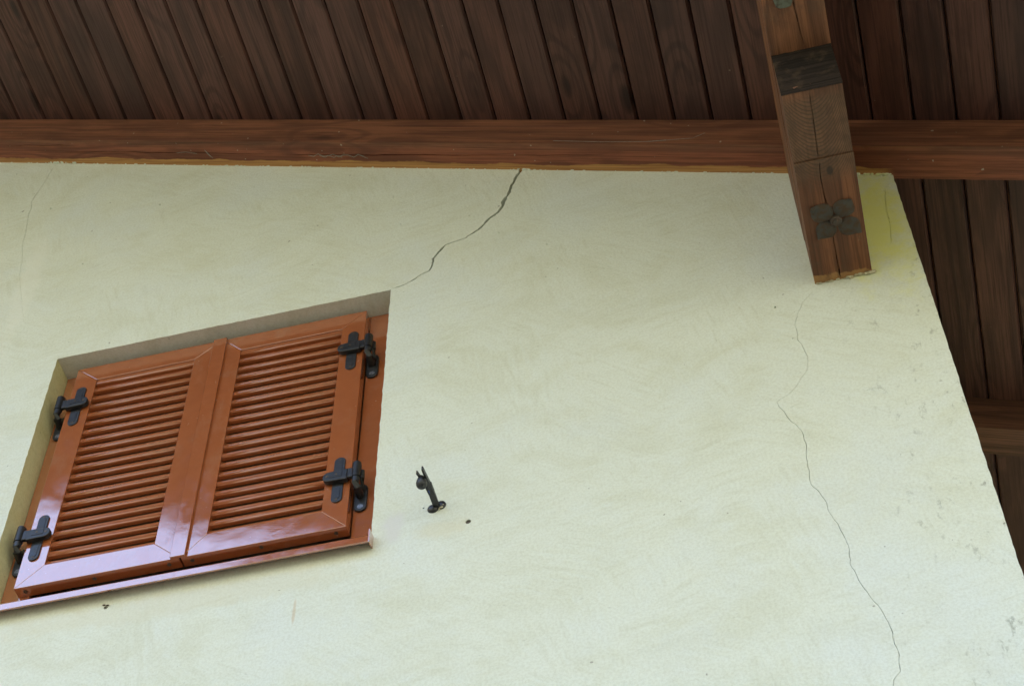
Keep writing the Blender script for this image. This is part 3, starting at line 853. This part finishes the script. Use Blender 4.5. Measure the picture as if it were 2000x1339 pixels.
def leaf(x0, x1, lx0, lx1, label, hinge_right, astragal):
    e = empty('window_shutter', ((x0+x1)/2, (YLF+YLB)/2, LZ0), label, 'shutter', 'pair of louvred shutters on the window')
    lz0, lz1 = 3.564, 4.369
    g_ = 0.00035
    frame_piece([(x0, LZ0), (lx0, lz0), (lx0, lz1), (x0, LZ1)], 'stile', e)
    frame_piece([(x1, LZ1), (lx1, lz1), (lx1, lz0), (x1, LZ0)], 'stile', e)
    frame_piece([(x0+g_, LZ1), (lx0+g_, lz1+0.0001), (lx1-g_, lz1+0.0001), (x1-g_, LZ1)], 'rail', e)
    frame_piece([(x0+g_, LZ0), (x1-g_, LZ0), (lx1-g_, lz0-0.0001), (lx0+g_, lz0-0.0001)], 'rail', e)
    # ledge strip along the head of the louvres
    b_ = B(); box(b_, lx0+0.0005, lx1-0.0005, YLF+0.0035, YLF+0.012, 4.3535, 4.3685); mesh('head_strip', b_, M_paint, e, bevel=0.0015)
    me = slat_mesh(lx1-lx0+0.010)
    rr = random.Random(int(abs(x0)*1000))
    for k in range(-1, 20):
        o = bpy.data.objects.new('slat', me)
        zc = 4.3125 - 0.0397*k - (0.004 if k == -1 else 0)
        place(o, e, (lx0-0.005, YLF+0.0032 + rr.uniform(-0.0003, 0.0003), zc + rr.uniform(-0.0004, 0.0004)))
        o.rotation_euler = (rr.uniform(-0.02, 0.02), 0, 0)
    for f in (0.06, 0.48, 0.93):
        px = x0 + (x1-x0)*f
        b_ = B(); tube(b_, [(px, YLF+0.017, LZ0-0.0012), (px, YLF+0.017, LZ0+0.0008)], 0.0058, 12); mesh('screw', b_, M_screw, e)
    if astragal:
        b_ = B(); box(b_, -1.6555, -1.6135, YLF-0.0095, YLF-0.0008, LZ0-0.002, 4.4365); mesh('cover_strip', b_, M_paint, e, bevel=0.001)
    sx, xe = (1, x1) if hinge_right else (-1, x0)
    hinge(e, sx, xe, Z_HI); hinge(e, sx, xe, Z_LO)
leaf(-2.1000, -1.6330, -2.0268, -1.7127, 'left leaf of the brown louvred shutters, with the cover strip over the joint', False, True)
leaf(-1.6285, -1.1735, -1.5645, -1.2460, 'right leaf of the brown louvred shutters, beside the black crack', True, False)

# ------------------------------------------------------------------ shutter stay on the wall
SXc, SZc = -0.9145, 3.4440
stay = empty('shutter_stay', (SXc, YW, SZc), 'small black iron shutter stay with egg weight sticking out of the plaster', 'shutter stay')
b_ = B()
def dome(bm, cx, cz, rx, rz, h):
    rings = []
    for j in range(5):
        f = math.cos(j/4*math.pi/2*0.92); yy = YW - h*math.sin(j/4*math.pi/2)
        rings.append([bm.verts.new((cx + rx*f*math.cos(k*math.pi/8), yy, cz + rz*f*math.sin(k*math.pi/8))) for k in range(16)])
    for a, b in zip(rings, rings[1:]):
        for k in range(16): bm.faces.new((a[k], a[(k+1) % 16], b[(k+1) % 16], b[k]))
    bm.faces.new(rings[-1])
dome(b_, SXc-0.0105, SZc-0.004, 0.0150, 0.0145, 0.010)
dome(b_, SXc+0.0105, SZc+0.005, 0.0135, 0.0155, 0.008)
bmesh.ops.recalc_face_normals(b_, faces=b_.faces)
mesh('rosette', b_, M_black, stay, smooth=True)
b_ = B(); box(b_, SXc-0.0085, SXc+0.0080, 2.915, YW-0.004, SZc-0.005, SZc+0.006); mesh('arm', b_, M_black, stay, bevel=0.002)
b_ = B(); prism(b_, [(SXc+0.0045, 2.958, SZc-0.007), (SXc+0.0080, 2.945, SZc-0.007), (SXc+0.001, 2.862, SZc-0.007), (SXc-0.0035, 2.862, SZc-0.007), (SXc-0.0035, 2.945, SZc-0.007)], (0, 0, 0.014)); mesh('prong', b_, M_black, stay, bevel=0.0015)
b_ = B(); prism(b_, [(SXc-0.0085, 2.950, SZc-0.006), (SXc-0.0125, 2.905, SZc-0.006), (SXc-0.0205, 2.874, SZc-0.006), (SXc-0.0168, 2.870, SZc-0.006), (SXc-0.0085, 2.905, SZc-0.006), (SXc-0.0045, 2.945, SZc-0.006)], (0, 0, 0.012)); mesh('prong', b_, M_black, stay, bevel=0.0012)
b_ = B()
prof = [(0.014, 0.0010), (0.012, 0.005), (0.006, 0.0085), (-0.002, 0.0122), (-0.010, 0.0142), (-0.017, 0.0138), (-0.0225, 0.0108), (-0.0258, 0.0062), (-0.0268, 0.0008)]
ax = Vector((0.0, -0.25, 1.0)).normalized()
tube(b_, [Vector((SXc-0.0115, 2.8935, SZc-0.008)) + ax*h for h, r in prof], [r for h, r in prof], 16)
mesh('weight', b_, M_black, stay, smooth=True)
b_ = B(); box(b_, SXc-0.0055, SXc+0.0005, 2.934, 2.944, SZc-0.0062, SZc-0.0045); mesh('paint_fleck', b_, M_blue, stay, bevel=0.0008)
b_ = lumps([(SXc+0.012, 2.9965, SZc-0.006, 0.004), (SXc+0.014, 2.995, SZc+0.001, 0.003), (SXc+0.007, 2.997, SZc-0.011, 0.0035)], 5)
mesh('rust_flake', b_, M_crumb, stay, smooth=True)

# ------------------------------------------------------------------ cobwebs on the rafter
def web(label, strands):
    a0 = strands[0][0][0]
    e = empty('cobweb', a0, label, 'cobweb')
    b_ = B()
    for pts, r in strands:
        b_ = B(); tube(b_, pts, r, 5); mesh('strand', b_, M_web, e)
def onfront(x, f):      # f: 0 at the lower front arris of the rafter, 1 at the boards
    return (x, YF-0.002, (KR - TS*x) + f*(KB-KR))
def onbelow(x, y): return (x, y, KR - TS*x - 0.0015)
web('pale curved cobweb thread on the rafter left of the purlin', [([onfront(-0.55, 0.10), onfront(-0.40, 0.06), onfront(-0.25, 0.09), onfront(-0.12, 0.24), onfront(-0.08, 0.45)], 0.0007), ([onfront(-0.26, 0.09), onfront(-0.20, 0.16)], 0.0006)])
web('grey cobweb shreds in the rafter check above the left part of the wall', [([onbelow(-1.40+0.018*i, 2.952 + 0.006*math.sin(i*2.3)) for i in range(12)], 0.0009), ([onbelow(-1.36+0.01*i, 2.956 - 0.004*math.cos(i*1.9)) for i in range(9)], 0.0007), ([onbelow(-1.22, 2.946), onbelow(-1.19, 2.962)], 0.0008)])
web('small cobweb tuft hanging on the rafter near the left edge', [([onbelow(-1.785, 2.935), onbelow(-1.777, 2.955), onbelow(-1.765, 2.968)], 0.0010), ([onbelow(-1.782, 2.94), onbelow(-1.770, 2.962)], 0.0008), ([onbelow(-1.90, 2.948), onbelow(-1.86, 2.944), onbelow(-1.82, 2.95)], 0.0007)])
